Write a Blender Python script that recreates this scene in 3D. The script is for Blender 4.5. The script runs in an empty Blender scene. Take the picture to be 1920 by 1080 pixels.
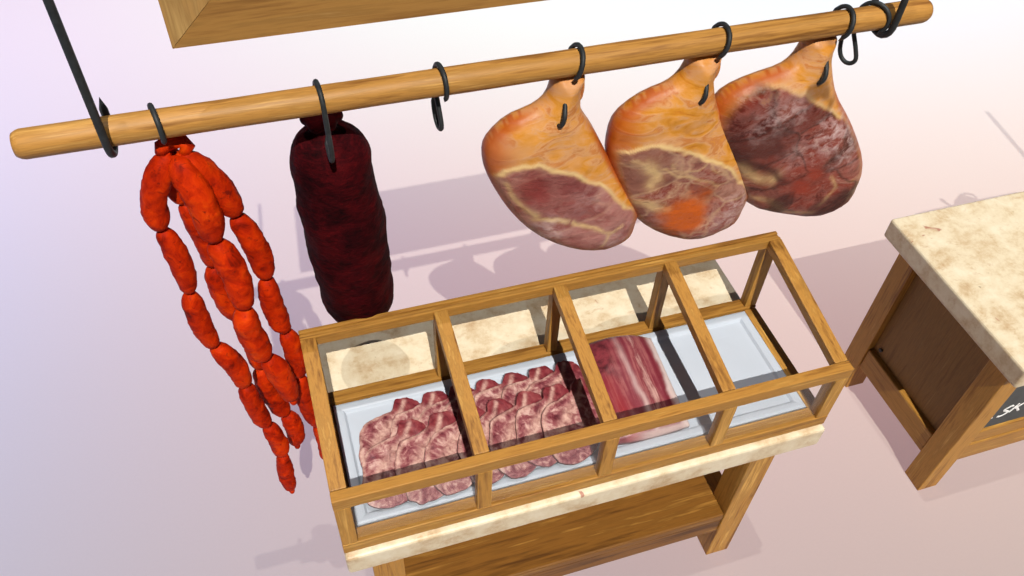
import bpy, bmesh, math, random
from mathutils import Vector, Matrix, noise as mnoise
random.seed(7)
SC = bpy.context.scene
COL = SC.collection
V = Vector

# ------------------------------------------------------------------ scene-graph helpers
def tag(o, label=None, cat=None, group=None, kind=None):
    if label: o['label'] = label
    if cat: o['category'] = cat
    if group: o['group'] = group
    if kind: o['kind'] = kind
    return o

def thing(name, label, cat, loc=(0, 0, 0), group=None):
    o = bpy.data.objects.new(name, None); COL.objects.link(o)
    o.location = loc; o.empty_display_size = .05
    return tag(o, label, cat, group)

def obj(name, mesh, mat, parent=None, loc=(0, 0, 0), smooth=False):
    o = bpy.data.objects.new(name, mesh); COL.objects.link(o)
    if mat is not None and not mesh.materials: mesh.materials.append(mat)
    o.location = loc
    if parent is not None: o.parent = parent
    if smooth:
        for p in mesh.polygons: p.use_smooth = True
    return o

def mesh_from(name, verts, faces):
    m = bpy.data.meshes.new(name); m.from_pydata([tuple(v) for v in verts], [], faces); m.update()
    bm = bmesh.new(); bm.from_mesh(m); bmesh.ops.recalc_face_normals(bm, faces=bm.faces); bm.to_mesh(m); bm.free()
    return m

class MB:
    """collects boxes / tubes into one mesh"""
    def __init__(s): s.bm = bmesh.new()
    def box(s, x0, x1, y0, y1, z0, z1, bev=.003, mtx=None, seg=2):
        b = bmesh.new(); bmesh.ops.create_cube(b, size=1)
        for v in b.verts:
            v.co = V(((x0+x1)/2+v.co.x*(x1-x0), (y0+y1)/2+v.co.y*(y1-y0), (z0+z1)/2+v.co.z*(z1-z0)))
        if bev: bmesh.ops.bevel(b, geom=b.edges[:], offset=bev, segments=seg, profile=.6, affect='EDGES')
        if mtx is not None: bmesh.ops.transform(b, matrix=mtx, verts=b.verts)
        t = bpy.data.meshes.new('t'); b.to_mesh(t); b.free(); s.bm.from_mesh(t); bpy.data.meshes.remove(t)
        return s
    def bar(s, a, b, w, h, bev=.003):
        a, b = V(a), V(b); d = b-a; L = d.length
        y = d.normalized(); x = V((1, 0, 0)) if abs(y.x) < .9 else V((0, 0, 1))
        z = x.cross(y).normalized(); x = y.cross(z).normalized()
        M = Matrix((x, y, z)).transposed().to_4x4(); M.translation = (a+b)/2
        return s.box(-w/2, w/2, -L/2, L/2, -h/2, h/2, bev, M)
    def tube(s, pts, r, n=10, tip0=False, tip1=False):
        vs, fs = tube_data(pts, r, n, tip0, tip1)
        bv = [s.bm.verts.new(v) for v in vs]
        for f in fs: s.bm.faces.new([bv[i] for i in f])
        return s
    def mesh(s, name):
        bmesh.ops.recalc_face_normals(s.bm, faces=s.bm.faces)
        m = bpy.data.meshes.new(name); s.bm.to_mesh(m); s.bm.free(); return m
    def put(s, name, mat, parent=None, loc=(0, 0, 0), smooth=False):
        return obj(name, s.mesh(name), mat, parent, loc, smooth)

def tube_data(pts, r, n=10, tip0=False, tip1=False):
    pts = [V(p) for p in pts]; rs = r if isinstance(r, (list, tuple)) else [r]*len(pts)
    vs, fs = [], []; up = None
    for i, p in enumerate(pts):
        t = (pts[min(i+1, len(pts)-1)]-pts[max(i-1, 0)]).normalized()
        if up is None: up = V((1, 0, 0)) if abs(t.x) < .8 else V((0, 1, 0))
        a = (up-t*up.dot(t)).normalized(); up = a; b = t.cross(a)
        for k in range(n):
            an = 2*math.pi*k/n; vs.append(p+(a*math.cos(an)+b*math.sin(an))*rs[i])
    for i in range(len(pts)-1):
        for k in range(n):
            fs.append((i*n+k, i*n+(k+1) % n, (i+1)*n+(k+1) % n, (i+1)*n+k))
    t0 = (pts[0]-pts[1]).normalized(); t1 = (pts[-1]-pts[-2]).normalized()
    c0 = len(vs); vs.append(pts[0]+t0*(rs[0]*3.2 if tip0 else 0)); vs.append(pts[-1]+t1*(rs[-1]*3.2 if tip1 else 0))
    for k in range(n):
        fs.append((c0, (k+1) % n, k)); q = (len(pts)-1)*n; fs.append((c0+1, q+k, q+(k+1) % n))
    return vs, fs

def spline(P, n, closed=False):
    """Catmull-Rom through P, n samples per span"""
    P = [V(p) for p in P]; m = len(P); out = []
    for i in range(m if closed else m-1):
        if closed: a, b, c, d = P[i-1], P[i], P[(i+1) % m], P[(i+2) % m]
        else: a, b, c, d = P[max(i-1, 0)], P[i], P[i+1], P[min(i+2, m-1)]
        for k in range(n):
            t = k/n
            out.append(.5*((2*b)+(c-a)*t+(2*a-5*b+4*c-d)*t*t+(3*b-a-3*c+d)*t**3))
    if not closed: out.append(P[-1])
    return out

def fbm(p, o=4): return mnoise.fractal(p, 1.0, 2.0, o)

# ------------------------------------------------------------------ materials
def new_mat(name):
    m = bpy.data.materials.new(name); m.use_nodes = True
    nt = m.node_tree; nt.nodes.clear()
    out = nt.nodes.new('ShaderNodeOutputMaterial'); b = nt.nodes.new('ShaderNodeBsdfPrincipled')
    nt.links.new(b.outputs[0], out.inputs[0]); return m, nt, b

def N(nt, t, **kw):
    n = nt.nodes.new(t)
    for k, v in kw.items():
        if k in n.inputs.keys() if hasattr(n.inputs, 'keys') else False: n.inputs[k].default_value = v
        else: setattr(n, k, v)
    return n

def coords(nt, scale=(1, 1, 1), rnd=True, seed=0.0):
    tc = N(nt, 'ShaderNodeTexCoord'); mp = N(nt, 'ShaderNodeMapping'); mp.inputs['Scale'].default_value = scale
    if rnd:
        oi = N(nt, 'ShaderNodeObjectInfo'); mu = N(nt, 'ShaderNodeMath', operation='MULTIPLY_ADD')
        mu.inputs[1].default_value = 37.0; mu.inputs[2].default_value = seed
        cb = N(nt, 'ShaderNodeCombineXYZ'); nt.links.new(oi.outputs['Random'], mu.inputs[0])
        for i in range(3): nt.links.new(mu.outputs[0], cb.inputs[i])
        nt.links.new(cb.outputs[0], mp.inputs['Location'])
    else: mp.inputs['Location'].default_value = (seed, seed, seed)
    nt.links.new(tc.outputs['Object'], mp.inputs['Vector']); return mp.outputs[0]

def noise(nt, vec, scale, detail=5, rough=.55, dist=0.0):
    n = N(nt, 'ShaderNodeTexNoise'); n.inputs['Scale'].default_value = scale; n.inputs['Detail'].default_value = detail
    n.inputs['Roughness'].default_value = rough; n.inputs['Distortion'].default_value = dist
    nt.links.new(vec, n.inputs['Vector']); return n.outputs['Fac']

def ramp(nt, fac, stops):
    r = N(nt, 'ShaderNodeValToRGB'); e = r.color_ramp.elements
    while len(e) < len(stops): e.new(.5)
    for i, (p, c) in enumerate(stops):
        e[i].position = p; e[i].color = (*(c if isinstance(c, (tuple, list)) else (c, c, c)), 1)
    nt.links.new(fac, r.inputs[0]); return r.outputs[0]

def mix(nt, fac, a, b, mode='MIX'):
    m = N(nt, 'ShaderNodeMix', data_type='RGBA', blend_type=mode)
    for s, v in ((0, fac), (6, a), (7, b)):
        if hasattr(v, 'links'): nt.links.new(v, m.inputs[s])
        else: m.inputs[s].default_value = (v if s == 0 else (*v, 1))
    return m.outputs[2]

def math_(nt, op, a, b=0.0, clamp=False):
    m = N(nt, 'ShaderNodeMath', operation=op); m.use_clamp = clamp
    for i, v in enumerate((a, b)):
        if hasattr(v, 'links'): nt.links.new(v, m.inputs[i])
        else: m.inputs[i].default_value = v
    return m.outputs[0]

def bump(nt, b, h, strength=.2, dist=.01):
    n = N(nt, 'ShaderNodeBump'); n.inputs['Strength'].default_value = strength; n.inputs['Distance'].default_value = dist
    nt.links.new(h, n.inputs['Height']); nt.links.new(n.outputs[0], b.inputs['Normal'])

def attr(nt, name):
    a = N(nt, 'ShaderNodeAttribute', attribute_name=name); s = N(nt, 'ShaderNodeSeparateColor')
    nt.links.new(a.outputs['Color'], s.inputs[0]); return s.outputs

def wood(name, axis, lo=(.18, .072, .012), mid=(.40, .192, .036), hi=(.54, .295, .070), rough=.5, sc=1.0):
    m, nt, b = new_mat(name)
    f = {'x': (1.5, 26, 26), 'y': (26, 1.5, 26), 'z': (26, 26, 1.5)}[axis]
    v = coords(nt, tuple(i*sc for i in f))
    g = noise(nt, v, 1.0, 6, .6, .6)
    v2 = coords(nt, tuple(i*sc*4.5 for i in f), seed=3.1); g2 = noise(nt, v2, 1.0, 4, .6, .2)
    v3 = coords(nt, (3, 3, 3), seed=9.7); g3 = noise(nt, v3, 1.0, 3)
    s = math_(nt, 'ADD', math_(nt, 'MULTIPLY', g, .54), math_(nt, 'MULTIPLY', g2, .34))
    s = math_(nt, 'ADD', s, math_(nt, 'MULTIPLY', g3, .12))
    c = ramp(nt, s, [(.38, lo), (.445, tuple(.45*p+.55*q for p, q in zip(lo, mid))), (.49, mid), (.54, tuple(.8*q for q in mid)), (.62, hi)])
    # scattered small dark knots
    vk = coords(nt, tuple(i*sc*.55 for i in f), seed=17.0); k = noise(nt, vk, 1.0, 2, .5, 1.2)
    c = mix(nt, ramp(nt, k, [(.66, 0.0), (.76, .55)]), c, tuple(i*.55 for i in lo))
    nt.links.new(c, b.inputs['Base Color']); b.inputs['Roughness'].default_value = rough
    b.inputs['Specular IOR Level'].default_value = .3
    bump(nt, b, s, .25, .004); return m

WX, WY, WZ = wood('oak_along_x', 'x'), wood('oak_along_y', 'y'), wood('oak_along_z', 'z', (.20, .08, .013), (.46, .225, .042), (.62, .345, .085))  # upright oak toned lighter to stand in for front light on legs
ROD = wood('turned_pole_wood', 'x', (.20, .080, .015), (.45, .218, .048), (.56, .305, .085), .5, 1.1)
SIGNX = wood('sign_wood_x', 'x', (.19, .08, .018), (.36, .18, .044), (.46, .26, .085), .5, .7)
SIGNZ = wood('sign_wood_z', 'z', (.30, .16, .045), (.42, .235, .075), (.50, .31, .11), .5, .9)
PANEL = wood('shaded_panel_wood', 'z', (.17, .082, .018), (.245, .125, .032), (.29, .155, .044), .6, 1.3)  # panel wood darkened in colour for the shade on that side
BASEX = wood('shelf_wood', 'x', (.075, .027, .004), (.21, .087, .013), (.38, .185, .036), .45, .6)  # shelf wood darkened in colour to stand for the slab's shadow

def marble():
    m, nt, b = new_mat('cream_marble')
    v = coords(nt, (1, 1, 1))
    a = noise(nt, v, 11, 9, .70, .1); c = ramp(nt, a, [(.27, (.41, .265, .14)), (.41, (.565, .44, .285)), (.50, (.645, .545, .385)), (.64, (.71, .63, .48))])
    d = noise(nt, coords(nt, (1, 1.6, 1), seed=4), 19, 7, .72, .35)
    c = mix(nt, ramp(nt, d, [(.57, 0.0), (.72, .6)]), c, (.42, .24, .11))
    st = noise(nt, coords(nt, (1, 1, 1), seed=11), 9, 3, .5, 1.5)
    c = mix(nt, ramp(nt, st, [(.715, 0.0), (.76, .75)]), c, (.30, .07, .05))
    sp = noise(nt, coords(nt, (1, 1, 1), seed=21), 38, 2, .5)
    c = mix(nt, ramp(nt, sp, [(.74, 0.0), (.79, .6)]), c, (.16, .09, .05))
    nt.links.new(c, b.inputs['Base Color']); b.inputs['Roughness'].default_value = .42
    b.inputs['Specular IOR Level'].default_value = .3; bump(nt, b, d, .06, .004); return m
MARBLE = marble()

def plain(name, col, rough=.5, metal=0.0, spec=.4, var=.25, scale=30, bmp=.1):
    m, nt, b = new_mat(name); n = noise(nt, coords(nt), scale, 5)
    c = mix(nt, ramp(nt, n, [(.35, 0.0), (.7, 1.0)]), tuple(i*(1-var) for i in col), tuple(min(1, i*(1+var)) for i in col))
    nt.links.new(c, b.inputs['Base Color']); b.inputs['Roughness'].default_value = rough; b.inputs['Metallic'].default_value = metal
    b.inputs['Specular IOR Level'].default_value = spec
    if bmp: bump(nt, b, n, bmp, .003)
    return m
IRON = plain('dark_iron', (.020, .023, .025), .55, .0, .35, .3, 60, .3)
TRAY = plain('white_enamel', (.44, .485, .555), .33, 0, .4, .03, 6, .03)
BOARD = plain('slate_chalkboard', (.075, .08, .083), .7, 0, .25, .12, 14, .05)
CHALK = plain('white_chalk', (.85, .85, .85), .9, 0, .1, .05, 200, .2)
def glass():
    m, nt, b = new_mat('thin_glass'); nt.nodes.remove(b); out = [n for n in nt.nodes if n.type == 'OUTPUT_MATERIAL'][0]
    t = N(nt, 'ShaderNodeBsdfTransparent'); t.inputs[0].default_value = (.985, .99, .99, 1)
    g = N(nt, 'ShaderNodeBsdfGlossy'); g.inputs['Roughness'].default_value = .08; g.inputs[0].default_value = (.9, .92, .95, 1)
    d = N(nt, 'ShaderNodeBsdfDiffuse'); d.inputs[0].default_value = (.8, .76, .78, 1)
    mx = N(nt, 'ShaderNodeMixShader'); mx.inputs[0].default_value = .03; nt.links.new(t.outputs[0], mx.inputs[1]); nt.links.new(g.outputs[0], mx.inputs[2])
    m2 = N(nt, 'ShaderNodeMixShader'); m2.inputs[0].default_value = .025
    nt.links.new(mx.outputs[0], m2.inputs[1]); nt.links.new(d.outputs[0], m2.inputs[2]); nt.links.new(m2.outputs[0], out.inputs[0]); return m
GLASS = glass()

def sausage_mat():
    m, nt, b = new_mat('chorizo_casing'); v = coords(nt)
    a = noise(nt, v, 26, 6, .65, .8); d = noise(nt, coords(nt, seed=5), 60, 4, .6, .5); l = noise(nt, coords(nt, seed=8), 9, 3)
    s = math_(nt, 'ADD', math_(nt, 'MULTIPLY', a, .6), math_(nt, 'MULTIPLY', l, .4))
    c = ramp(nt, s, [(.34, (.13, .005, .001)), (.44, (.36, .014, .001)), (.54, (.52, .027, .001)), (.68, (.64, .058, .002))])
    c = mix(nt, ramp(nt, d, [(.60, 0.0), (.70, .7)]), c, (.09, .006, .003))
    nt.links.new(c, b.inputs['Base Color']); b.inputs['Roughness'].default_value = .6; b.inputs['Specular IOR Level'].default_value = .06
    bump(nt, b, s, .55, .012); return m
SAUSAGE = sausage_mat()

def salami_mat():
    m, nt, b = new_mat('dark_cured_salami'); v = coords(nt, (1, 1, 1.5))
    a = noise(nt, v, 12, 7, .7, .8); d = noise(nt, coords(nt, (1, 1, 2.4), seed=5), 42, 5, .65, 1.0)
    s = math_(nt, 'ADD', math_(nt, 'MULTIPLY', a, .6), math_(nt, 'MULTIPLY', d, .4))
    c = ramp(nt, s, [(.35, (.006, .0015, .002)), (.46, (.024, .0018, .003)), (.56, (.052, .0026, .0042)), (.70, (.105, .005, .006))])
    nt.links.new(c, b.inputs['Base Color']); b.inputs['Roughness'].default_value = .75; b.inputs['Specular IOR Level'].default_value = .04
    bump(nt, b, s, .6, .012); return m
SALAMI = salami_mat()

def ham_mat(name, meat_stops, seed, patch=(.50, .095, .010), cell=(6, .3, .3, (.5, .3, .2)), amp=1.0):
    """blend.r = cut meat, blend.g = fat line, blend.b = saturated rind; extra.r = painted highlights with pale bloom, extra.g = dark crease, extra.b = red patch"""
    m, nt, b = new_mat(name); B = attr(nt, 'blend'); X = attr(nt, 'extra')
    k = noise(nt, coords(nt, (1.2, 1.2, 3.2), False, seed), 7, 6, .6, 1.3); k2 = noise(nt, coords(nt, (1, 1, 1), False, seed+3), 22, 5, .6, .6)
    s = math_(nt, 'ADD', math_(nt, 'MULTIPLY', k, .75), math_(nt, 'MULTIPLY', k2, .25))
    skin = ramp(nt, s, [(.32, (.44, .14, .012)), (.42, (.58, .235, .022)), (.49, (.63, .275, .055)), (.55, (.61, .31, .13)), (.60, (.52, .19, .05)), (.68, (.60, .25, .04))])
    pk = noise(nt, coords(nt, (1, 1, 1.6), False, seed+20), 6, 3); skin = mix(nt, ramp(nt, pk, [(.52, 0.0), (.66, .6)]), skin, (.60, .32, .16))
    skin = mix(nt, B[2], skin, (.40, .066, .006))  # rind orange, also darkened for shade on rims turned from the light
    a = noise(nt, coords(nt, (1.3, 1, 1.8), False, seed+7), 6, 8, .62, .7); a2 = noise(nt, coords(nt, (1, 1, 1.4), False, seed+9), 30, 5, .65, .4)
    ms = math_(nt, 'ADD', math_(nt, 'MULTIPLY', a, .7), math_(nt, 'MULTIPLY', a2, .3))
    ms = math_(nt, 'ADD', ms, math_(nt, 'MULTIPLY', math_(nt, 'SUBTRACT', noise(nt, coords(nt, (1, 1, 1.2), False, seed+31), 85, 3, .6, .2), .5), .10)); meat = ramp(nt, ms, meat_stops)
    # muscle groups: warped cells, each a little redder or paler, with thin seams between them
    wn = N(nt, 'ShaderNodeTexNoise'); wn.inputs['Scale'].default_value = 5.0; wn.inputs['Detail'].default_value = 4
    base = coords(nt, (1, .2, 1.25), False, seed+40); nt.links.new(base, wn.inputs['Vector'])
    va = N(nt, 'ShaderNodeVectorMath', operation='MULTIPLY_ADD'); nt.links.new(wn.outputs['Color'], va.inputs[0]); va.inputs[1].default_value = (.16, .16, .16); nt.links.new(base, va.inputs[2])
    vo = N(nt, 'ShaderNodeTexVoronoi', feature='DISTANCE_TO_EDGE'); vc = N(nt, 'ShaderNodeTexVoronoi', feature='SMOOTH_F1')
    vc.inputs['Smoothness'].default_value = .15
    for q in (vo, vc): q.inputs['Scale'].default_value = cell[0]; nt.links.new(va.outputs[0], q.inputs['Vector'])
    sp = N(nt, 'ShaderNodeSeparateColor'); nt.links.new(vc.outputs['Color'], sp.inputs[0])
    meat = mix(nt, math_(nt, 'MULTIPLY', ramp(nt, sp.outputs[0], [(.45, 0.0), (.75, 1.0)]), cell[1]), meat, (.62*meat_stops[1][1][0], .42*meat_stops[1][1][1], .42*meat_stops[1][1][2]))
    meat = mix(nt, math_(nt, 'MULTIPLY', ramp(nt, sp.outputs[1], [(.50, 0.0), (.75, 1.0)]), cell[1]*.35), meat, meat_stops[4][1])
    meat = mix(nt, math_(nt, 'MULTIPLY', ramp(nt, vo.outputs['Distance'], [(.0, 1.0), (.055, 0.0)]), cell[2]), meat, cell[3])
    c = mix(nt, B[0], skin, meat)
    fatw = math_(nt, 'MULTIPLY', B[1], ramp(nt, k2, [(.30, .55), (.55, 1.0)]), True)
    c = mix(nt, fatw, c, (.68, .48, .22))
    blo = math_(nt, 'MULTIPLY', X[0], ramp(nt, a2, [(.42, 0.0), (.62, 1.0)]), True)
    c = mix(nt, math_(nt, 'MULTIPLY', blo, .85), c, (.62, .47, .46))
    c = mix(nt, math_(nt, 'MULTIPLY', X[1], .85), c, (.045, .012, .010))
    c = mix(nt, X[2], c, patch)
    nt.links.new(c, b.inputs['Base Color'])
    r = N(nt, 'ShaderNodeMapRange'); nt.links.new(a2, r.inputs[0]); r.inputs[3].default_value = .26; r.inputs[4].default_value = .62
    nt.links.new(r.outputs[0], b.inputs['Roughness']); b.inputs['Specular IOR Level'].default_value = .25
    h = math_(nt, 'ADD', math_(nt, 'MULTIPLY', ms, B[0]), math_(nt, 'MULTIPLY', s, .35)); bump(nt, b, h, .7, .014); return m
MEAT1 = [(.28, (.17, .028, .028)), (.42, (.28, .085, .078)), (.50, (.36, .15, .13)), (.58, (.29, .075, .066)), (.70, (.45, .25, .21))]
MEAT2 = [(.32, (.09, .022, .020)), (.42, (.25, .085, .065)), (.49, (.35, .16, .125)), (.56, (.22, .035, .025)), (.66, (.50, .30, .20))]
MEAT3 = [(.33, (.020, .005, .004)), (.42, (.125, .016, .010)), (.48, (.25, .072, .054)), (.54, (.20, .022, .010)), (.60, (.31, .125, .095)), (.69, (.47, .20, .06))]
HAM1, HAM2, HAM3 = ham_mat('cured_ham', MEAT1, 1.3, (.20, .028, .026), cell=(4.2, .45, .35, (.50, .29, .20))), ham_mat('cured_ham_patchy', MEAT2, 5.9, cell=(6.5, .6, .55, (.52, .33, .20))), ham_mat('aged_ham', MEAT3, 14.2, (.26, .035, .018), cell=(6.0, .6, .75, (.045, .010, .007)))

def chop_mat():
    m, nt, b = new_mat('marbled_chop'); B = attr(nt, 'blend')
    a = noise(nt, coords(nt), 22, 6, .65, 1.5); a2 = noise(nt, coords(nt, seed=6), 60, 4, .6, .8)
    s = math_(nt, 'ADD', math_(nt, 'MULTIPLY', a, .72), math_(nt, 'MULTIPLY', a2, .28))
    meat = ramp(nt, s, [(.34, (.070, .009, .015)), (.43, (.145, .026, .036)), (.49, (.22, .060, .070)), (.54, (.31, .13, .125)), (.63, (.53, .335, .295))])
    red = ramp(nt, s, [(.35, (.085, .009, .014)), (.50, (.165, .020, .028)), (.62, (.24, .05, .054)), (.72, (.42, .2, .17))])
    c = mix(nt, B[0], meat, red)
    fat = ramp(nt, a2, [(.35, (.34, .165, .14)), (.6, (.53, .335, .28))])
    f = math_(nt, 'MULTIPLY', B[1], ramp(nt, a, [(.32, .35), (.5, 1.0)]), True); c = mix(nt, f, c, fat)
    c = mix(nt, math_(nt, 'MULTIPLY', B[2], .85), c, (.035, .006, .009))  # near-black sides paint the shadow gaps between overlapping chops
    nt.links.new(c, b.inputs['Base Color']); b.inputs['Roughness'].default_value = .42; b.inputs['Specular IOR Level'].default_value = .3
    bump(nt, b, s, .35, .006); return m
CHOP = chop_mat()

def belly_mat():
    m, nt, b = new_mat('streaky_belly'); B = attr(nt, 'blend')
    a = noise(nt, coords(nt, (21, 1.5, 1.5), False, 2.3), 1.0, 6, .6, .7); a2 = noise(nt, coords(nt, (60, 5, 5), False, 4.3), 1.0, 5, .6, .4)
    a3 = noise(nt, coords(nt, (1, 1, 1), False, 7.7), 30, 5, .7)
    s = math_(nt, 'ADD', math_(nt, 'MULTIPLY', a, .66), math_(nt, 'ADD', math_(nt, 'MULTIPLY', a2, .24), math_(nt, 'MULTIPLY', a3, .10)))
    c = ramp(nt, s, [(.30, (.075, .008, .014)), (.40, (.135, .014, .024)), (.47, (.19, .034, .048)), (.51, (.28, .09, .09)), (.55, (.16, .022, .034)), (.62, (.46, .27, .24)), (.70, (.22, .045, .055))])
    c = mix(nt, math_(nt, 'MULTIPLY', B[0], .8), c, (.24, .012, .018))
    c = mix(nt, B[1], c, (.55, .43, .41))
    c = mix(nt, B[2], c, ramp(nt, a3, [(.35, (.055, .008, .012)), (.62, (.20, .03, .04))]))
    nt.links.new(c, b.inputs['Base Color']); b.inputs['Roughness'].default_value = .36; b.inputs['Specular IOR Level'].default_value = .35
    bump(nt, b, s, .25, .006); return m
BELLY = belly_mat()

def floor_mat():
    m, nt, b = new_mat('translucent_fill_floor'); nt.nodes.remove(b); out = [n for n in nt.nodes if n.type == 'OUTPUT_MATERIAL'][0]  # translucency made up so added lamps below can tint and brighten the floor
    d = N(nt, 'ShaderNodeBsdfDiffuse'); t = N(nt, 'ShaderNodeBsdfTranslucent')
    n = noise(nt, coords(nt, (1, 1, 1), False), 90, 3); c = ramp(nt, n, [(.3, (.73, .655, .595)), (.7, (.77, .69, .63))])
    nt.links.new(c, d.inputs[0]); t.inputs[0].default_value = (.9, .9, .9, 1)
    mx = N(nt, 'ShaderNodeMixShader'); mx.inputs[0].default_value = FLOOR_T
    nt.links.new(d.outputs[0], mx.inputs[1]); nt.links.new(t.outputs[0], mx.inputs[2]); nt.links.new(mx.outputs[0], out.inputs[0]); return m
FLOOR_T = .70

# ------------------------------------------------------------------ ground
gm = mesh_from('ground', [(-22, -16, 0), (26, -16, 0), (26, 32, 0), (-22, 32, 0)], [(0, 1, 2, 3)])
tag(obj('ground', gm, floor_mat()), kind='structure')

# ------------------------------------------------------------------ tables
ZS, TS, D, W = .9585, .092, .775, 1.5            # slab top, slab thickness, slab depth, slab width
LW = .094
def leg(parent, x, y, w=LW, m=WZ):
    return MB().box(x, x+w, y, y+w, 0, ZS-TS-.001, .004).put('leg', m, parent)

tA = thing('display_table', 'wooden table with low plank shelf and cream marble top carrying the meat display case', 'table')
MB().box(0, W, 0, D, ZS-TS, ZS, .014, seg=4).put('marble_top', MARBLE, tA, smooth=False)
LX = .0675
for x in (LX, W-LX-LW):
    for y in (.072, .612): leg(tA, x, y)
MB().box(LX+LW+.001, W-LX-LW-.001, .075, .70, .300, .339, .006).put('shelf', BASEX, tA)
MB().box(LX+LW+.001, W-LX-LW-.001, .077, .112, .203, .2995, .006).put('shelf_rail', BASEX, tA)
MB().box(LX+LW+.001, W-LX-LW-.001, .66, .69, .203, .2995, .004).put('shelf_rail', BASEX, tA)
for x in (LX+.006, W-LX-LW+.006): MB().box(x, x+.080, .167, .611, .21, .298, .004).put('side_stretcher', WY, tA)

XB, YB = 2.2663, .002
tB = thing('counter_table', 'marble topped wooden counter with shaded side panel and framed chalkboard front', 'table', (XB, YB, 0))
MB().box(0, W, 0, D, ZS-TS, ZS, .014, seg=4).put('marble_top', MARBLE, tB)
for x in (LX, W-LX-LW):
    for y in (.072, .625): leg(tB, x, y)
for x in (LX+.006, W-LX-LW+.028):
    MB().box(x, x+.060, .167, .624, .163, .288, .008, seg=3).put('side_rail', WY, tB)
for x in (LX+.030, W-LX-.03-.02):
    MB().box(x, x+.02, .167, .624, .2895, ZS-TS-.002, .002).put('side_panel', PANEL, tB)
cb = MB().box(LX+LW+.001, W-LX-LW-.001, .094, .112, .395, .80, .001).put('chalkboard', BOARD, tB)
fr = MB()
fr.box(LX+LW+.001, W-LX-LW-.001, .080, .125, .187, .305, .006); fr.box(LX+LW+.001, W-LX-LW-.001, .084, .122, .3065, .394, .012, seg=3)
fr.box(LX+LW+.001, W-LX-LW-.001, .084, .122, .80, ZS-TS-.002, .006)
fr.put('board_frame', WX, tB)
MB().tube([(LX+.033, .585, .325), (LX+.022, .585, .325)], .009, 10).put('bolt', IRON, tB)
# chalk lettering S K, drawn as strokes standing a hair proud of the board
def strokes(name, polys, parent, y, r=.0052, flat=.3):
    vs, fs = [], []
    for P in polys:
        pts = spline([(a, 0, c) for a, c in P], 6) if len(P) > 2 else [V((P[0][0], 0, P[0][1])), V((P[1][0], 0, P[1][1]))]
        v, f = tube_data(pts, [r*(.75+.4*math.sin(2.2*i/len(pts)+.4)) for i in range(len(pts))], 8)
        o = len(vs); vs += [V((p.x, y+p.y*flat, p.z)) for p in v]; fs += [tuple(i+o for i in q) for q in f]
    return obj(name, mesh_from(name, vs, fs), CHALK, parent)
def T(x, z): return (x-XB, z)
S = [T(2.542, .522), T(2.532, .528), T(2.513, .517), T(2.510, .505), T(2.530, .493), T(2.533, .479), T(2.514, .467), T(2.495, .468)]
K1 = [T(2.566, .531), T(2.545, .480)]; K2 = [T(2.607, .538), T(2.562, .499)]; K3 = [T(2.570, .503), T(2.592, .474)]
tick = [T(2.465, .469), T(2.470, .475)]
strokes('lettering', [S, K1, K2, K3, tick], cb, .0925)

# ------------------------------------------------------------------ display case
CX1 = 1.500; ZB, ZF = 1.3293, 1.2457; YC = .5202; YF = .020; R = .0445
case = thing('display_case', 'open topped oak display case with sloping bars standing on marble table', 'display case')
# bottom rails
MB().box(0, CX1, YF, YF+R, ZS+.001, ZS+.046, .003).put('bottom_rail', WX, case)
MB().box(0, CX1, YC-R+.006, YC+.004, ZS+.001, ZS+.050, .003).put('bottom_rail', WX, case)
for x in (.001, CX1-R-.001): MB().box(x, x+R, YF+R+.001, YC-R+.004, ZS+.001, ZS+.042, .003).put('bottom_rail', WY, case)
# top rails (back one is moulded)
MB().box(0, CX1, YF, YF+.032, ZF-.044, ZF, .003).put('top_rail', WX, case)
MB().box(0, CX1, YC-.013, YC, ZB-.040, ZB, .003).box(0, CX1, YC-.024, YC-.0135, ZB-.040, ZB-.004, .004).box(0, CX1, YC-.035, YC-.0245, ZB-.038, ZB-.001, .004).put('top_rail', WX, case)
bx = [(0.0005, .0435), (.376, .417), (.737, .778), (1.095, 1.136), (CX1-.0435, CX1-.0005)]
dirv = V((0, YC-.036-YF-.033, ZB-ZF)); nrm = V((0, -dirv.z, dirv.y)).normalized()
for x0, x1 in bx:
    a = V(((x0+x1)/2, YF+.033, ZF))-nrm*.017; b = V(((x0+x1)/2, YC-.036, ZB))-nrm*.017
    MB().bar(a, b, x1-x0, .033, .003).put('cross_bar', WY, case)
for i, (x0, x1) in enumerate(bx):
    e = i in (0, 4)
    MB().box(x0, x1, YF+.0005, YF+(.040 if e else .030), ZS+.047, ZF-.045, .003).put('front_post', WZ, case)
    MB().box(x0+(.004 if not e else 0), x1-(.004 if not e else 0), YC-.036, YC-.001, ZS+.051, ZB-.041, .003).put('back_post', WZ, case)
for i in range(4):
    MB().box(bx[i][1]+.001, bx[i+1][0]-.001, YF+.012, YF+.015, ZS+.047, ZF-.045, 0).put('glass_pane', GLASS, case)

# ------------------------------------------------------------------ tray
def tray():
    x0, x1, y0, y1, z0, z1 = .050, 1.451, YF+R+.004, YC-R-.002, ZS+.004, ZS+.050
    loops = []
    def loop(i, z): loops.append([(x0+i, y0+i, z), (x1-i, y0+i, z), (x1-i, y1-i, z), (x0+i, y1-i, z)])
    loop(.004, z0); loop(0, z1-.004); loop(.003, z1-.001); loop(.008, z1); loop(.020, z1-.001); loop(.027, z1-.003); loop(.031, z1-.008); loop(.034, z1-.0115); loop(.038, z1-.012); loop(.075, z1-.0122); loop(.080, z1-.0124)
    vs = [p for l in loops for p in l]; fs = [(3, 2, 1, 0)]
    for i in range(len(loops)-1):
        for k in range(4): fs.append((i*4+k, i*4+(k+1) % 4, i*4+4+(k+1) % 4, i*4+4+k))
    q = (len(loops)-1)*4; fs.append((q, q+1, q+2, q+3))
    return mesh_from('tray', vs, fs)
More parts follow.
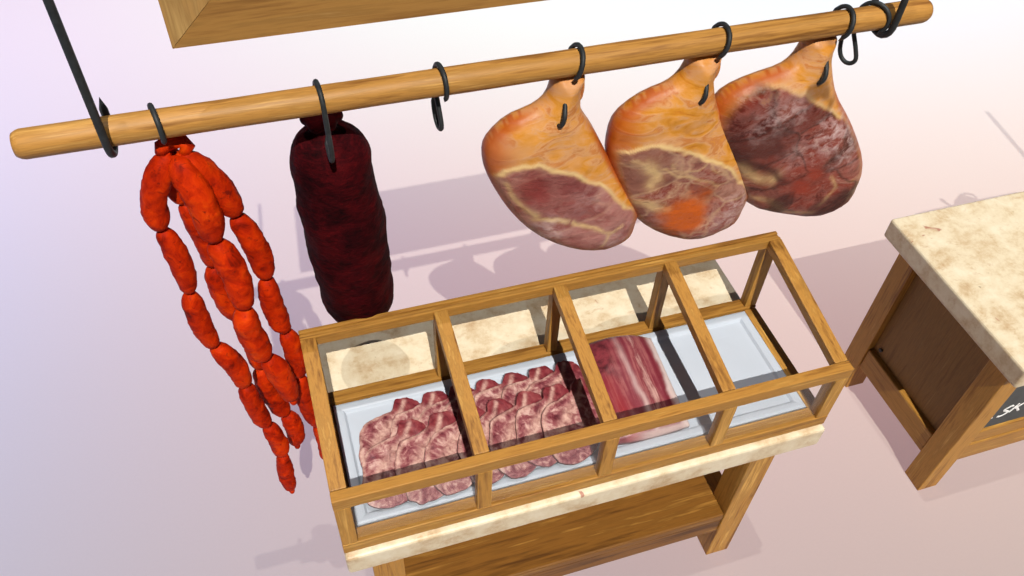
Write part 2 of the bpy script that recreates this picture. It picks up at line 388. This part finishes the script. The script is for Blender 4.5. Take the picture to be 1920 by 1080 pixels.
tr = obj('tray', tray(), TRAY)
tag(tr, 'long shallow white enamel tray lying inside the wooden display case', 'tray')
ZT = ZS+.0385

# ------------------------------------------------------------------ chops
CHOP_OUT = [(0, 0), (-.020, -.004), (-.031, -.018), (-.040, -.036), (-.060, -.047), (-.092, -.058), (-.125, -.070), (-.146, -.096), (-.158, -.140), (-.157, -.188), (-.147, -.222), (-.120, -.243), (-.070, -.240), (-.010, -.205), (.030, -.145), (.050, -.085), (.055, -.045), (.045, -.018), (.024, -.003)]
def poly_dist(p, poly):
    best = 9
    for a, b in zip(poly, poly[1:]):
        ab = b-a; t = max(0, min(1, (p-a).dot(ab)/max(ab.length_squared, 1e-12))); best = min(best, (p-a-ab*t).length)
    return best
def chop_mesh(seed, t=.0165):
    rnd = random.Random(int(seed*10)+3)
    P = [(x*rnd.uniform(.96, 1.05)+rnd.uniform(-.003, .003), y*rnd.uniform(.97, 1.03)+rnd.uniform(-.003, .003), 0) for x, y in CHOP_OUT]
    O = [V((q.x, q.y)) for q in spline(P, 6, True)]; n = len(O); c = V((-.052, -.120)); rings = 16
    left = [V((x, y)) for x, y in CHOP_OUT[1:11]]; bone = [V((.002, -.012)), V((-.018, -.050)), V((-.062, -.092)), V((-.112, -.150)), V((-.130, -.200))]
    vs, fs, col = [], [], []
    for side in (1, -1):
        for i in range(rings+1):
            r = (i/rings)**.8
            for k in range(n):
                q = c+(O[k]-c)*r; jit = 1+.035*fbm(V((math.cos(6.283*k/n)*4, math.sin(6.283*k/n)*4, seed)))*r; q = c+(q-c)*jit
                h = side*t/2*(1 if i < rings else .55)+(.0035*fbm(V((q.x*30, q.y*30, seed)))-.0015 if side > 0 else 0)*(1 if i < rings else 0)
                vs.append(V((q.x, q.y, h)))
                nz = fbm(V((q.x*45, q.y*45, seed+3)), 3)
                head = max(0, min(1, (q.y+.060+.012*nz)/.018))
                rim = max(0, 1-poly_dist(q, left)/.010)*max(0, min(1, (-.034-q.y)/.02)); bd = poly_dist(q, bone)
                fatb = math.exp(-(bd/(.006+.010*max(0, min(1, (-.04-q.y)/.05))))**2)*max(0, min(1, (q.y+.23)/.08))
                if side < 0: col.append((1, 0, 1, 1)); continue
                col.append((head*(1-.85*math.exp(-(bd/.006)**2)), max(0, min(1, max(1.1*rim, .95*fatb)+.35*nz*max(rim, fatb, .25))), 0, 1))
    m = (rings+1)*n
    for sd in (0, 1):
        for i in range(rings):
            for k in range(n):
                a = sd*m+i*n+k; b = sd*m+i*n+(k+1) % n; fs.append((a, b, b+n, a+n) if i else (a, b+n, a+n))
    for k in range(n): a = rings*n+k; b = rings*n+(k+1) % n; fs.append((a, b, m+b, m+a))
    me = bpy.data.meshes.new('meat_chop'); me.from_pydata([tuple(v) for v in vs], [], fs); me.update()
    at = me.color_attributes.new('blend', 'FLOAT_COLOR', 'POINT')
    for i, q in enumerate(col): at.data[i].color = q
    bm = bmesh.new(); bm.from_mesh(me); bmesh.ops.remove_doubles(bm, verts=bm.verts, dist=1e-5); bmesh.ops.recalc_face_normals(bm, faces=bm.faces); bm.to_mesh(me); bm.free()
    for q in me.polygons: q.use_smooth = True
    me.set_sharp_from_angle(angle=math.radians(38)); me.materials.append(CHOP); return me
chops = [chop_mesh(s*3.7) for s in range(7)]
ordn = ['leftmost', 'second from the left', 'third from the left', 'middle', 'third from the right', 'second from the right', 'rightmost']
backx = [.256, .347, .430, .514, .601, .688, .774]; frontx = [.250, .344, .428, .514, .606, .695, .785]
k = 0
for row, xs, yh, zh in (('back', backx, .434, .018), ('front', frontx, .328, .060)):
    for i, x in enumerate(xs):
        o = bpy.data.objects.new('meat_chop', chops[(k*2+i) % 7]); COL.objects.link(o); k += 1
        yaw = random.uniform(-.05, .05); pitch = math.radians(3.0 if row == 'back' else 11.5); roll = math.radians(11.5 if i else 9)
        o.rotation_euler = (Matrix.Rotation(yaw, 3, 'Z') @ Matrix.Rotation(pitch, 3, 'X') @ Matrix.Rotation(roll, 3, 'Y')).to_euler()
        o.location = (x, yh, ZT+zh)
        s = random.uniform(.98, 1.03); o.scale = (s, s*(1.0 if row == 'back' else 1.03), 1)
        tag(o, '%s marbled red meat chop in the %s row of the white tray' % (ordn[i], row), 'chop', 'overlapping meat chops laid out in the tray')

# ------------------------------------------------------------------ streaky slab
def belly():
    nx, ny = 44, 44; vs, fs, col = [], [], []
    BL, BR, FL, FR = V((.838, .470)), V((1.090, .448)), V((.795, .112)), V((1.068, .105))
    for side in (1, 0):
        for j in range(ny+1):
            t = j/ny
            for i in range(nx+1):
                s = i/nx; p = (FL*(1-s)+FR*s)*(1-t)+(BL*(1-s)+BR*s)*t
                e = max(0, 1-abs(2*s-1)**7)**.5*max(0, 1-abs(2*t-1)**9)**.5
                hump = .036*math.sin(math.pi*min(1, s*1.05))*(.3+.7*t)
                z = ZT+.001 if not side else ZT+.001+(.014+.026*e*(.40+.60*min(1, t*1.5)))+hump*e+.004*fbm(V((s*5, t*3, 2)))*e
                q = V((p.x, p.y-.01*math.sin(math.pi*s)*(1-t)+(.010*math.sin(math.pi*s) if t > .9 else 0), z)); vs.append(q)
                n = fbm(V((s*3, t*4, 9.)))
                red = max(0, math.exp(-((s-.12-.22*(1-t))/.10)**2)*(1-t)*1.3)
                fat = max(0, min(1, (s-.885-.10*n*.5+.05*(t-.5))/.05)); mid = .65*math.exp(-((s-.60+.16*t-.03*n)/.035)**2)*max(0, min(1, 1.2-t*.7))
                dark = max(0, min(1, (t-.62+.25*n)/.2))*max(0, min(1, (.55-s)/.25))
                front = max(0, min(1, (.05-t)/.03))*.75*max(0, min(1, (s-.15)*2+.3*n))
                col.append((red, max(fat, mid, front), dark, 1))
    m = (nx+1)*(ny+1)
    for j in range(ny):
        for i in range(nx):
            a = j*(nx+1)+i; fs.append((a, a+1, a+nx+2, a+nx+1)); fs.append((m+a, m+a+nx+1, m+a+nx+2, m+a+1))
    per = list(range(nx+1))+[j*(nx+1)+nx for j in range(1, ny+1)]+[ny*(nx+1)+i for i in range(nx-1, -1, -1)]+[j*(nx+1) for j in range(ny-1, 0, -1)]
    for k in range(len(per)): a, b = per[k], per[(k+1) % len(per)]; fs.append((a, b, m+b, m+a))
    me = mesh_from('belly', vs, fs); at = me.color_attributes.new('blend', 'FLOAT_COLOR', 'POINT')
    for i, c in enumerate(col): at.data[i].color = c
    return me
tag(obj('meat_slab', belly(), BELLY, smooth=True), 'large streaky slab of dark red meat with white fat edge lying in the tray', 'meat')

# ------------------------------------------------------------------ rod, hangers, sign
RY, RZ, RR = .487, 2.0886, .0305
def rod_mesh():
    n = 20; pts = [(-.4377, RY, RZ), (-.431, RY, RZ), (-.423, RY, RZ)]+[(-.43+i*.0985, RY, RZ) for i in range(1, 22)]+[(1.665, RY, RZ), (1.673, RY, RZ), (1.680, RY, RZ)]
    rs = [RR*.80, RR*.93, RR]+[RR*(1+.012*math.sin(i*1.7)) for i in range(21)]+[RR, RR*.93, RR*.80]
    return mesh_from('rod', *tube_data(pts, rs, n))
rod = obj('hanging_pole', rod_mesh(), ROD)
for p in rod.data.polygons: p.use_smooth = len(p.vertices) == 4
tag(rod, 'long round wooden pole with hooks and cured meats hanging from it', 'pole')

def hanger_mesh():
    P = [(0, -.046, .94), (0, -.046, .30), (0, -.046, .02)]
    arc = [(0, .045*math.sin(a)-.0, -.045*math.cos(a)) for a in [math.radians(d) for d in range(-80, 100, 18)]]
    P += arc+[(0, .046, .012), (0, .047, .022)]
    return MB().tube(P, .0085, 10, False, True).mesh('hanger_bar')
hm = hanger_mesh()
for x, l in ((-.268, 'thin black iron bar hooked under the left end of the wooden pole'), (1.553, 'thin black iron bar hooked under the right end of the wooden pole')):
    o = obj('hanger_bar', hm, IRON, loc=(x, RY, RZ), smooth=True); tag(o, l, 'hanger', 'iron bars holding up the pole')

def hook_mesh(kind):
    r = .0062
    up = [(0, -.0385*math.cos(a), .0385*math.sin(a)) for a in [math.radians(d) for d in range(-38, 190, 19)]]
    if kind == 'back':      # lower loop turns up behind the shaft
        low = [(0, .036, -.045), (0, .016, -.088), (0, .004, -.118), (0, .010, -.134), (0, .026, -.138), (0, .042, -.128), (0, .052, -.108), (0, .056, -.086)]
    elif kind == 'front':   # reversed: shaft runs down in front
        up = [(0, -y, z) for _, y, z in up]
        low = [(0, -.046, -.045), (0, -.052, -.085), (0, -.050, -.118), (0, -.036, -.136), (0, -.016, -.132), (0, -.006, -.112)]
    else:                   # lower loop reaches forward into a shank
        low = [(0, .030, -.045), (0, .000, -.075), (0, -.030, -.100), (0, -.047, -.122), (0, -.045, -.142), (0, -.028, -.150), (0, -.008, -.138)]
    return MB().tube(spline(up+low, 3), r*.93, 9, True, True).mesh('meat_hook')
HK = {k: hook_mesh(k) for k in ('back', 'front', 'in')}
G = 'iron hooks over the wooden pole'
for x, kd, rz, l in ((-.172, 'back', 12, 'black iron hook over the pole holding the bunch of red sausages'),
                     (.156, 'front', 4, 'black iron hook over the pole holding the dark salami'),
                     (.419, 'back', 6, 'empty black iron hook between the salami and the hams'),
                     (.732, 'in', 0, 'black iron hook holding the leftmost ham with broad mauve cut face'),
                     (1.097, 'in', 0, 'black iron hook holding the middle ham with orange patch'),
                     (1.432, 'in', 0, 'black iron hook holding the dark aged ham on the right'),
                     (1.524, 'back', 32, 'empty black iron hook beside the right hanger bar')):
    o = obj('meat_hook', HK[kd], IRON, loc=(x, RY, RZ), smooth=True); o.rotation_euler = (0, math.radians(15 if kd == 'in' else 0), math.radians(rz)); tag(o, l, 'hook', G)

sg = thing('sign_board', 'wood framed chalkboard hanging above the pole, only its lower corner in view', 'sign', (-.094, .44, 2.292))
SW_, SH_, FW_ = 1.50, .62, .118
def mitre(name, pts, mat, y0=-.022, y1=.022):
    vs = [(a, y0, c) for a, c in pts]+[(a, y1, c) for a, c in pts]; n = len(pts)
    fs = [tuple(range(n))[::-1], tuple(range(n, 2*n))]+[(i, (i+1) % n, n+(i+1) % n, n+i) for i in range(n)]
    return obj(name, mesh_from(name, vs, fs), mat, sg)
g = .0006
mitre('frame_rail', [(g, 0), (SW_-g, 0), (SW_-FW_-g, FW_), (FW_+g, FW_)], SIGNX)
mitre('frame_rail', [(FW_+g, SH_-FW_), (SW_-FW_-g, SH_-FW_), (SW_-g, SH_), (g, SH_)], SIGNX)
mitre('frame_stile', [(0, g), (FW_, FW_+g), (FW_, SH_-FW_-g), (0, SH_-g)], SIGNZ)
mitre('frame_stile', [(SW_-FW_, FW_+g), (SW_, g), (SW_, SH_-g), (SW_-FW_, SH_-FW_-g)], SIGNZ)
MB().box(FW_-.004, SW_-FW_+.004, -.006, .006, FW_-.004, SH_-FW_+.004, 0).put('chalkboard', BOARD, sg)

# ------------------------------------------------------------------ sausages
sb = thing('sausage_bunch', 'bunch of bright orange red sausage links in four strings hanging at left end of pole', 'sausages', (-.165, .5, 2.0))
O = V((-.165, .5, 2.0))
STR = [([(-0.170, 0.5, 2.003), (-0.238, 0.49, 1.807), (-0.226, 0.48, 1.6), (-0.214, 0.48, 1.385), (-0.172, 0.48, 1.191), (-0.151, 0.48, 0.977), (-0.133, 0.48, 0.799), (-0.139, 0.48, 0.583)], [.0325, .0305, .0312, .0335, .0325, .0318, .0295]),
       ([(-0.162, 0.49, 2.000), (-0.131, 0.46, 1.773), (-0.109, 0.43, 1.559), (-0.091, 0.43, 1.353), (-0.057, 0.43, 1.150)], [.0365, .0390, .0390, .0365]),
       ([(-0.163, 0.52, 1.994), (-0.180, 0.54, 1.83), (-0.163, 0.56, 1.597), (-0.143, 0.56, 1.384), (-0.129, 0.56, 1.154), (-0.096, 0.56, 0.899), (-0.091, 0.56, 0.722)], [.026, .0305, .0345, .0345, .0355, .0335]),
       ([(-0.157, 0.5, 1.998), (-0.074, 0.5, 1.802), (-0.043, 0.5, 1.58), (-0.032, 0.5, 1.361), (-0.027, 0.5, 1.155), (-0.004, 0.5, 0.889), (-0.003, 0.5, 0.682)], [.0345, .0345, .0336, .0330, .0335, .0330])]
BOW = [[(-.030, 0), (.014, 0), (-.010, 0), (.012, 0), (-.008, 0), (.008, 0), (-.006, 0)], [(.018, -.02), (.016, 0), (-.014, 0), (.012, 0)], [(-.020, .01), (.010, 0), (-.016, 0), (.012, 0), (-.016, 0), (.014, 0)], [(.026, 0), (.012, 0), (-.012, 0), (.010, 0), (-.010, 0), (.012, 0)]]
def link(parent, a, b, r, bow, seed, last):
    a, b = V(a), V(b); n, k = 26, 22; pts, rs = [], []
    for i in range(n+1):
        t = i/n; p = a.lerp(b, t)+V((bow[0], bow[1], 0))*math.sin(math.pi*t)
        x = abs(2*t-1); q = max(0, 1-x**4.2)**.5
        rr = r*(.16+.84*q); pts.append(p); rs.append(rr)
    if last:
        d = (b-a).normalized()
        for q, rr in ((.008, .30), (.016, .36), (.024, .30), (.029, .14)): pts.append(b+d*q); rs.append(r*rr)
    vs, fs = tube_data(pts, rs, k)
    out = []
    for v in vs:
        nz = fbm(V((v.x*22+seed, v.y*22, v.z*22)), 3); c = min(pts, key=lambda p: (p-v).length_squared)
        nz2 = fbm(V((v.x*60, v.y*60+seed, v.z*60)), 2); out.append(c+(v-c)*(1+.14*nz+.07*nz2))
    m = mesh_from('sausage_link', out, fs); m.materials.append(SAUSAGE)
    return obj('sausage_link', m, SAUSAGE, parent, smooth=True)
for si, (P, Rr) in enumerate(STR):
    st = bpy.data.objects.new('sausage_string', mesh_from('string', *tube_data([V(p)-O for p in P], .006, 8))); COL.objects.link(st)
    st.data.materials.append(SAUSAGE); st.parent = sb
    for i in range(len(P)-1):
        link(st, V(P[i])-O, V(P[i+1])-O, Rr[i]*(.90 if i == 0 else .86), tuple(.75*q for q in BOW[si][i]), si*13+i*3.1, i == len(P)-2)
kn = tube_data([(-.02, .005, .002), (-.016, .008, .016), (.004, .012, .024), (.024, .012, .022), (.034, .006, .008), (.022, 0, -.006)], [.014, .017, .018, .018, .016, .012], 12)
obj('knot', mesh_from('knot', *kn), SAUSAGE, sb, smooth=True)

# ------------------------------------------------------------------ salami
def salami():
    A, B = V((.160, .570, 1.955)), V((.192, .625, 1.195)); L = (B-A).length
    prof = [(-.050, .0), (-.048, .030), (-.038, .044), (-.024, .043), (-.010, .030), (0, .026), (.010, .034), (.022, .058), (.045, .080), (.075, .093), (.12, .100), (.20, .102), (.30, .106), (.42, .108), (.52, .107), (.61, .104), (.665, .096), (.705, .078), (.728, .050), (.737, .024), (.74, .0)]
    d = (B-A).normalized(); x = V((1, 0, 0)); y = d.cross(x).normalized(); x = y.cross(d).normalized()
    n = 64; rows = spline([(s*1.005, r*.985, 0) for s, r in prof], 6); vs, fs = [], []
    for i, q in enumerate(rows):
        for k in range(n):
            a = 2*math.pi*k/n; r = max(q.y, .0005)
            p = A+d*q.x+(x*math.cos(a)+y*math.sin(a))*r
            h = 1+.06*fbm(p*7, 3)+.035*fbm(p*19+V((3, 3, 3)), 3)
            if q.x < .03: h *= 1+.16*math.sin(a*6+1)*max(0, 1-abs(q.x+.01)/.05)
            vs.append(A+d*q.x+(x*math.cos(a)+y*math.sin(a))*r*h)
    for i in range(len(rows)-1):
        for k in range(n): fs.append((i*n+k, i*n+(k+1) % n, (i+1)*n+(k+1) % n, (i+1)*n+k))
    return mesh_from('salami', vs, fs)
tag(obj('salami', salami(), SALAMI, smooth=True), 'thick near black red salami with tied top hanging behind the display case', 'salami')

# ------------------------------------------------------------------ hams
def seg_dist(p, poly):
    best, sgn = 9, 1
    for a, b in zip(poly, poly[1:]):
        ab = b-a; t = max(0, min(1, (p-a).dot(ab)/ab.length_squared)); q = a+ab*t; dd = (p-q).length
        if dd < best: best = dd; sgn = 1 if (ab.x*(p.y-a.y)-ab.y*(p.x-a.x)) < 0 else -1
    return best, sgn     # sgn +1: right-hand side (below a line drawn left to right)
def V2(l): return [V(p) for p in l]
def S2(l, n=5): return [V((p.x, p.y)) for p in spline([(a, b, 0) for a, b in l], n)]
def ss(a, b, x):
    t = max(0, min(1, (x-a)/(b-a))); return t*t*(3-2*t)

def ham(name, outline, ctr, mat, label, fat, lines, fn, fw=.0065, fs_=.95, yc=.500, front=.054, back=.075):
    O2 = [V((p.x, p.z)) for p in spline([(a, 0, b) for a, b in outline], 10, True)]
    n, rings = len(O2), 46; c = V(ctr); vs, fs, bl, ex = [], [], [], []
    base = V((ctr[0], yc, ctr[1])); rim = O2[::4]; rim = rim+[rim[0]]
    for side in (-1, 1):
        for i in range(rings+1):
            t = 1-(1-i/rings)**1.0
            for k in range(n):
                p = c+(O2[k]-c)*t
                shank = ss(1.89, 1.99, p.y); q_ = min(1, (seg_dist(p, rim)[0] if i < rings else 0)/(.085 if side < 0 else .15))
                f = max(0, 1-(1-q_)**2)**.5
                y = side*(front if side < 0 else back)*f+.006*fbm(V((p.x*9, p.y*9, side*3.)))*min(1, q_*3)
                if side > 0: p = V((p.x-.010*f, p.y-.022*f))
                vs.append(V((p.x, yc+y, p.y))-base)
                w = V((p.x+.014*fbm(V((p.x*11, p.y*11, 1.))), p.y+.014*fbm(V((p.x*11, p.y*11, 5.)))))
                if side < 0:
                    d, s = seg_dist(w, fat); meat = ss(-.010, .012, d*s); edge = ss(.84, .985, t)
                    fl = math.exp(-(d/fw)**2)*fs_
                    for L, wd, st in lines:
                        q, _ = seg_dist(w, L); fl = max(fl, st*math.exp(-(q/wd)**2))
                    b, e = fn(p, t, meat, edge*(1-.85*ss(1.84, 1.95, p.y)))
                    er = ss(.84, .96, t)*ss(.02, .10, p.x-ctr[0])*ss(1.43, 1.52, p.y)*.92; el = ss(.88, .98, t)*ss(.06, .14, ctr[0]-p.x)*ss(1.50, 1.58, p.y)*.9
                    rr = max(er, el)
                    bl.append((meat*b[0]*(1-rr), min(1, fl*b[1])*(1-rr), min(1, max(b[2], rr*.95, 0)), 1)); ex.append((*e, 1))
                else:
                    bl.append((0, 0, 1-.8*ss(1.86, 1.96, p.y), 1)); ex.append((0, .55*ss(.2, 1, 1-t)*0, 0, 1))
    m = (rings+1)*n
    for sd in (0, 1):
        for i in range(rings):
            for k in range(n):
                a = sd*m+i*n+k; b = sd*m+i*n+(k+1) % n
                fs.append((a, b, b+n, a+n) if i else (a, b+n, a+n))
    for k in range(n): a = rings*n+k; b = rings*n+(k+1) % n; fs.append((a, b, m+b, m+a))
    me = bpy.data.meshes.new(name); me.from_pydata([tuple(v) for v in vs], [], fs); me.update()
    for nm, data in (('blend', bl), ('extra', ex)):
        at = me.color_attributes.new(nm, 'FLOAT_COLOR', 'POINT')
        for i, q in enumerate(data): at.data[i].color = q
    bm = bmesh.new(); bm.from_mesh(me); bmesh.ops.remove_doubles(bm, verts=bm.verts, dist=1e-5); bmesh.ops.recalc_face_normals(bm, faces=bm.faces); bm.to_mesh(me); bm.free()
    o = obj(name, me, mat, loc=base, smooth=True)
    return tag(o, label, 'ham', 'cured hams hanging from the pole')
def g2(p, c, r): return math.exp(-((p.x-c[0])**2+(p.y-c[1])**2)/(r*r))

OUT1 = [(.690, 2.052), (.725, 2.057), (.764, 2.050), (.757, 2.000), (.764, 1.953), (.802, 1.889), (.878, 1.745), (.966, 1.593), (.972, 1.53), (.955, 1.472), (.878, 1.445), (.785, 1.474), (.684, 1.545), (.603, 1.644), (.538, 1.776), (.520, 1.856), (.531, 1.908), (.582, 1.957), (.645, 1.980), (.675, 2.005)]
OUT2 = [(1.040, 2.052), (1.078, 2.057), (1.118, 2.048), (1.110, 2.000), (1.118, 1.955), (1.149, 1.882), (1.239, 1.743), (1.316, 1.582), (1.318, 1.50), (1.297, 1.441), (1.185, 1.408), (1.061, 1.460), (.951, 1.568), (.866, 1.749), (.850, 1.839), (.866, 1.912), (.928, 1.963), (.995, 1.986), (1.024, 2.010)]
OUT3 = [(1.360, 2.052), (1.397, 2.057), (1.438, 2.049), (1.441, 2.000), (1.457, 1.955), (1.502, 1.869), (1.60, 1.745), (1.685, 1.613), (1.710, 1.524), (1.690, 1.437), (1.600, 1.398), (1.444, 1.450), (1.324, 1.520), (1.211, 1.690), (1.140, 1.835), (1.148, 1.920), (1.215, 1.960), (1.312, 1.982), (1.344, 2.008)]
F1 = S2([(.46, 1.77), (.535, 1.808), (.618, 1.840), (.696, 1.808), (.763, 1.776), (.835, 1.724), (.882, 1.655), (1.0, 1.56)])
def fn1(p, t, meat, edge):
    left = ss(.62, .53, p.x+.35*(p.y-1.83)*.3)
    return (1-.5*edge*ss(1.53, 1.68, p.y), 1-edge*.7, max(edge*.9, left*.8*(1-meat))), (.75*g2(p, (.68, 1.59), .06)+.45*g2(p, (.89, 1.51), .05)+.3*g2(p, (.80, 1.68), .05), .55*g2(p, (.66, 1.60), .022)*meat, .85*meat*min(1, ss(.25, .9, g2(p, (.635, 1.765), .06)+.5*g2(p, (.60, 1.68), .04)+.25*fbm(V((p.x*16, p.y*16, 2.))))))
ham('ham', OUT1, (.735, 1.725), HAM1, 'orange skinned ham with broad mauve cut face, leftmost of the three hams', F1,
    [(S2([(.572, 1.784), (.612, 1.709), (.645, 1.670), (.652, 1.648)]), .009, .85), (S2([(.645, 1.650), (.709, 1.640), (.745, 1.625)]), .006, .8), (S2([(.765, 1.618), (.822, 1.582), (.872, 1.556), (.903, 1.566)]), .007, .75), (S2([(.865, 1.560), (.870, 1.53), (.860, 1.495)]), .007, .65)], fn1)
F2 = S2([(.79, 1.765), (.850, 1.800), (.923, 1.832), (.999, 1.821), (1.10, 1.774), (1.194, 1.709), (1.274, 1.620), (1.37, 1.55)])
def fn2(p, t, meat, edge):
    return (1-.4*edge*ss(1.53, 1.68, p.y), 1-edge*.7, max(edge*.85, ss(.95, .87, p.x)*.7*(1-meat))), (.8*g2(p, (1.265, 1.545), .05)+.35*g2(p, (.98, 1.54), .05)+.4*g2(p, (1.21, 1.47), .05), .65*g2(p, (1.155, 1.630), .03)+.4*g2(p, (1.02, 1.70), .022), min(1, 1.1*ss(.20, .95, g2(p, (1.10, 1.565), .095)+.22*fbm(V((p.x*13, p.y*13, 3.)))+.10*fbm(V((p.x*40, p.y*40, 7.))))))
ham('ham', OUT2, (1.09, 1.725), HAM2, 'orange skinned ham with bright orange patch on its cut face, between two other hams', F2,
    [(S2([(.915, 1.79), (.970, 1.731), (1.005, 1.750), (1.105, 1.690), (1.18, 1.648)]), .006, .5), (S2([(.95, 1.76), (.98, 1.72), (.97, 1.695)]), .022, .75), (S2([(.90, 1.628), (.975, 1.624), (1.055, 1.598)]), .014, .7), (S2([(1.02, 1.765), (1.05, 1.735), (1.10, 1.725), (1.12, 1.745)]), .006, .4), (S2([(1.14, 1.735), (1.16, 1.70), (1.20, 1.68)]), .005, .35)], fn2)
F3 = S2([(1.09, 1.862), (1.13, 1.892), (1.165, 1.940), (1.225, 1.960), (1.333, 1.932), (1.44, 1.872), (1.503, 1.824), (1.63, 1.74)])
def fn3(p, t, meat, edge):
    n = fbm(V((p.x*11, p.y*11, 8.)), 4)
    crease = math.exp(-((p.y-(1.735-.60*(p.x-1.215)+.02*n))/.018)**2)*ss(1.18, 1.22, p.x)*ss(1.44, 1.38, p.x)
    low = ss(1.63, 1.50, p.y+.28*(p.x-1.40))*.8*ss(-.15, .25, n)
    dk = .6*ss(.10, .35, fbm(V((p.x*7, p.y*7, 21.)), 3))
    blob = min(1, 1.5*max(g2(V((p.x+.4*(p.y-1.585), p.y)), (1.462, 1.585), .030), g2(V((p.x+.4*(p.y-1.625), p.y)), (1.495, 1.625), .026)))
    bloom_glints = .9*g2(p, (1.495, 1.775), .06)+1.0*g2(p, (1.585, 1.70), .065)+.6*g2(p, (1.34, 1.865), .05)+.5*g2(p, (1.27, 1.83), .06)+.4*g2(p, (1.40, 1.70), .05)  # pale mould bloom plus gloss highlights painted as white spots
    return (1-.55*edge*ss(1.65, 1.83, p.y), 1-edge*.7, max(edge*.85, 0)), (min(1, bloom_glints), min(1, crease+low+1.2*dk+.6*g2(p, (1.48, 1.56), .03))*(1-blob)*(1-.7*min(1, bloom_glints)), .95*blob)
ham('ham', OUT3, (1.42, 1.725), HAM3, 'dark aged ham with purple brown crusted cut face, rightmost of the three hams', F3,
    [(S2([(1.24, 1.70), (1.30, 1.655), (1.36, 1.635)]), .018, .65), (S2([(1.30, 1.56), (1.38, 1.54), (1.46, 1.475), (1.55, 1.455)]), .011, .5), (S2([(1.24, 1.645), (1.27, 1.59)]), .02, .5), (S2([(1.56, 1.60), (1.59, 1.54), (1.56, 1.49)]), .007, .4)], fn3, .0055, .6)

# ------------------------------------------------------------------ beam scale on the counter and a slim post (out of frame, their shadows are in view)
sc = thing('balance_scale', 'dark iron beam scale with hooked beam ends standing on the right marble counter', 'scale', (3.575, .585, ZS))
MB().box(-.12, .12, -.08, .08, 0, .03, .006).put('base', IRON, sc)
MB().tube([(0, 0, .03), (0, 0, .36)], [.022, .014], 12).put('column', IRON, sc)
MB().tube([(0, -.04, .40), (0, .04, .40)], .075, 24).put('drum', IRON, sc)
MB().tube([(-.34, 0, .445), (-.1, 0, .435), (.1, 0, .435), (.34, 0, .445)], [.008, .018, .018, .008], 8).put('beam', IRON, sc)
MB().tube([(.02+.055*math.cos(a), 0, .495+.055*math.sin(a)) for a in [i*math.pi/12 for i in range(25)]], .008, 8).put('ring', IRON, sc)
MB().tube([(-.10, 0, .445), (-.125, 0, .50), (-.135, 0, .54)], [.007, .010, .014], 8).put('pointer', IRON, sc)
for s in (-1, 1):
    MB().tube(spline([(s*.34, 0, .445), (s*.352, 0, .425), (s*.35, 0, .405), (s*.37, 0, .395), (s*.395, 0, .412)], 4), .007, 8).put('end_hook', IRON, sc)
tag(MB().tube([(4.15, .50, 0), (4.12, .50, 2.50)], .016, 12).put('iron_post', IRON), 'slim dark iron post standing right of the marble counter', 'post')

# ------------------------------------------------------------------ camera
cam = bpy.data.cameras.new('camera'); co = bpy.data.objects.new('camera', cam); COL.objects.link(co)
cr, cu, cf = V((0.95326393, -0.29992055, 0.03654505)), V((0.19970731, 0.71622583, 0.66868344)), V((0.22672642, 0.63013349, -0.74264858))
M = Matrix((cr, cu, -cf)).transposed().to_4x4(); M.translation = (0.06046039, -1.041019, 3.15912333); co.matrix_world = M
cam.sensor_width = 36; cam.lens = 1577.835/1920*36; cam.clip_end = 200; cam.clip_start = .02
SC.camera = co

# ------------------------------------------------------------------ light
def aim(o, d): o.rotation_euler = V(d).to_track_quat('-Z', 'Y').to_euler()
def spot(name, dirv, power, col, rad, dist=70, tgt=(1.2, .8, .8), ang=12):
    l = bpy.data.lights.new(name, 'SPOT'); l.energy = power; l.color = col; l.shadow_soft_size = rad; l.spot_size = math.radians(ang); l.spot_blend = .3
    o = bpy.data.objects.new(name, l); COL.objects.link(o); d = V(dirv).normalized(); o.location = V(tgt)-d*dist; aim(o, d); return o
def area(name, loc, d, size, power, col):
    l = bpy.data.lights.new(name, 'AREA'); l.shape = 'DISK'; l.size = size; l.energy = power; l.color = col
    o = bpy.data.objects.new(name, l); COL.objects.link(o); o.location = loc; aim(o, d); return o
KEY, TOP = 1.42, .34
spot('key_lamp', (.072, .69, -1), KEY*70*70*4*math.pi*math.pi, (1, .955, .87), .20)
spot('top_lamp', (.06, .03, -1), TOP*70*70*4*math.pi*math.pi, (1, .96, .92), .20)
UND = [((-4, 2.6, -2.6), 4.5, 110.6, (0.066, 0.376, 1.0)), ((-4, 5.2, -2.6), 4.5, 58.7, (0.487, 0.713, 1.0)), ((-1, 5.2, -2.6), 4.5, 64.3, (1.0, 0.414, 0.709)), ((2, 2.6, -2.6), 4.5, 43.6, (1.0, 0.0, 0.0)), ((2, 5.2, -2.6), 4.5, 104.1, (0.682, 1.0, 0.832)), ((5, 2.6, -2.6), 4.5, 89.7, (1.0, 0.593, 0.359)), ((5, 5.2, -2.6), 4.5, 110.7, (0.196, 0.625, 1.0)), ((8, 5.2, -2.6), 4.5, 95.7, (0.97, 0.972, 1.0))]
for i, (loc, size, pw, c) in enumerate(UND): area('underfloor_fill', loc, (0, 0, 1), size, pw, c)  # unseen lamps added beneath the floor for its colour gradient and fill

w = bpy.data.worlds.new('World'); SC.world = w; w.use_nodes = True
bg = w.node_tree.nodes['Background']; bg.inputs[0].default_value = (.68, .80, 1.0, 1); bg.inputs[1].default_value = .08

SC.view_settings.view_transform = 'Standard'; SC.view_settings.look = 'None'; SC.view_settings.exposure = 0; SC.view_settings.gamma = 1
SC.view_settings.use_curve_mapping = False
SC.render.engine = 'CYCLES'; SC.cycles.use_light_tree = False; SC.cycles.max_bounces = 8; SC.cycles.transparent_max_bounces = 12
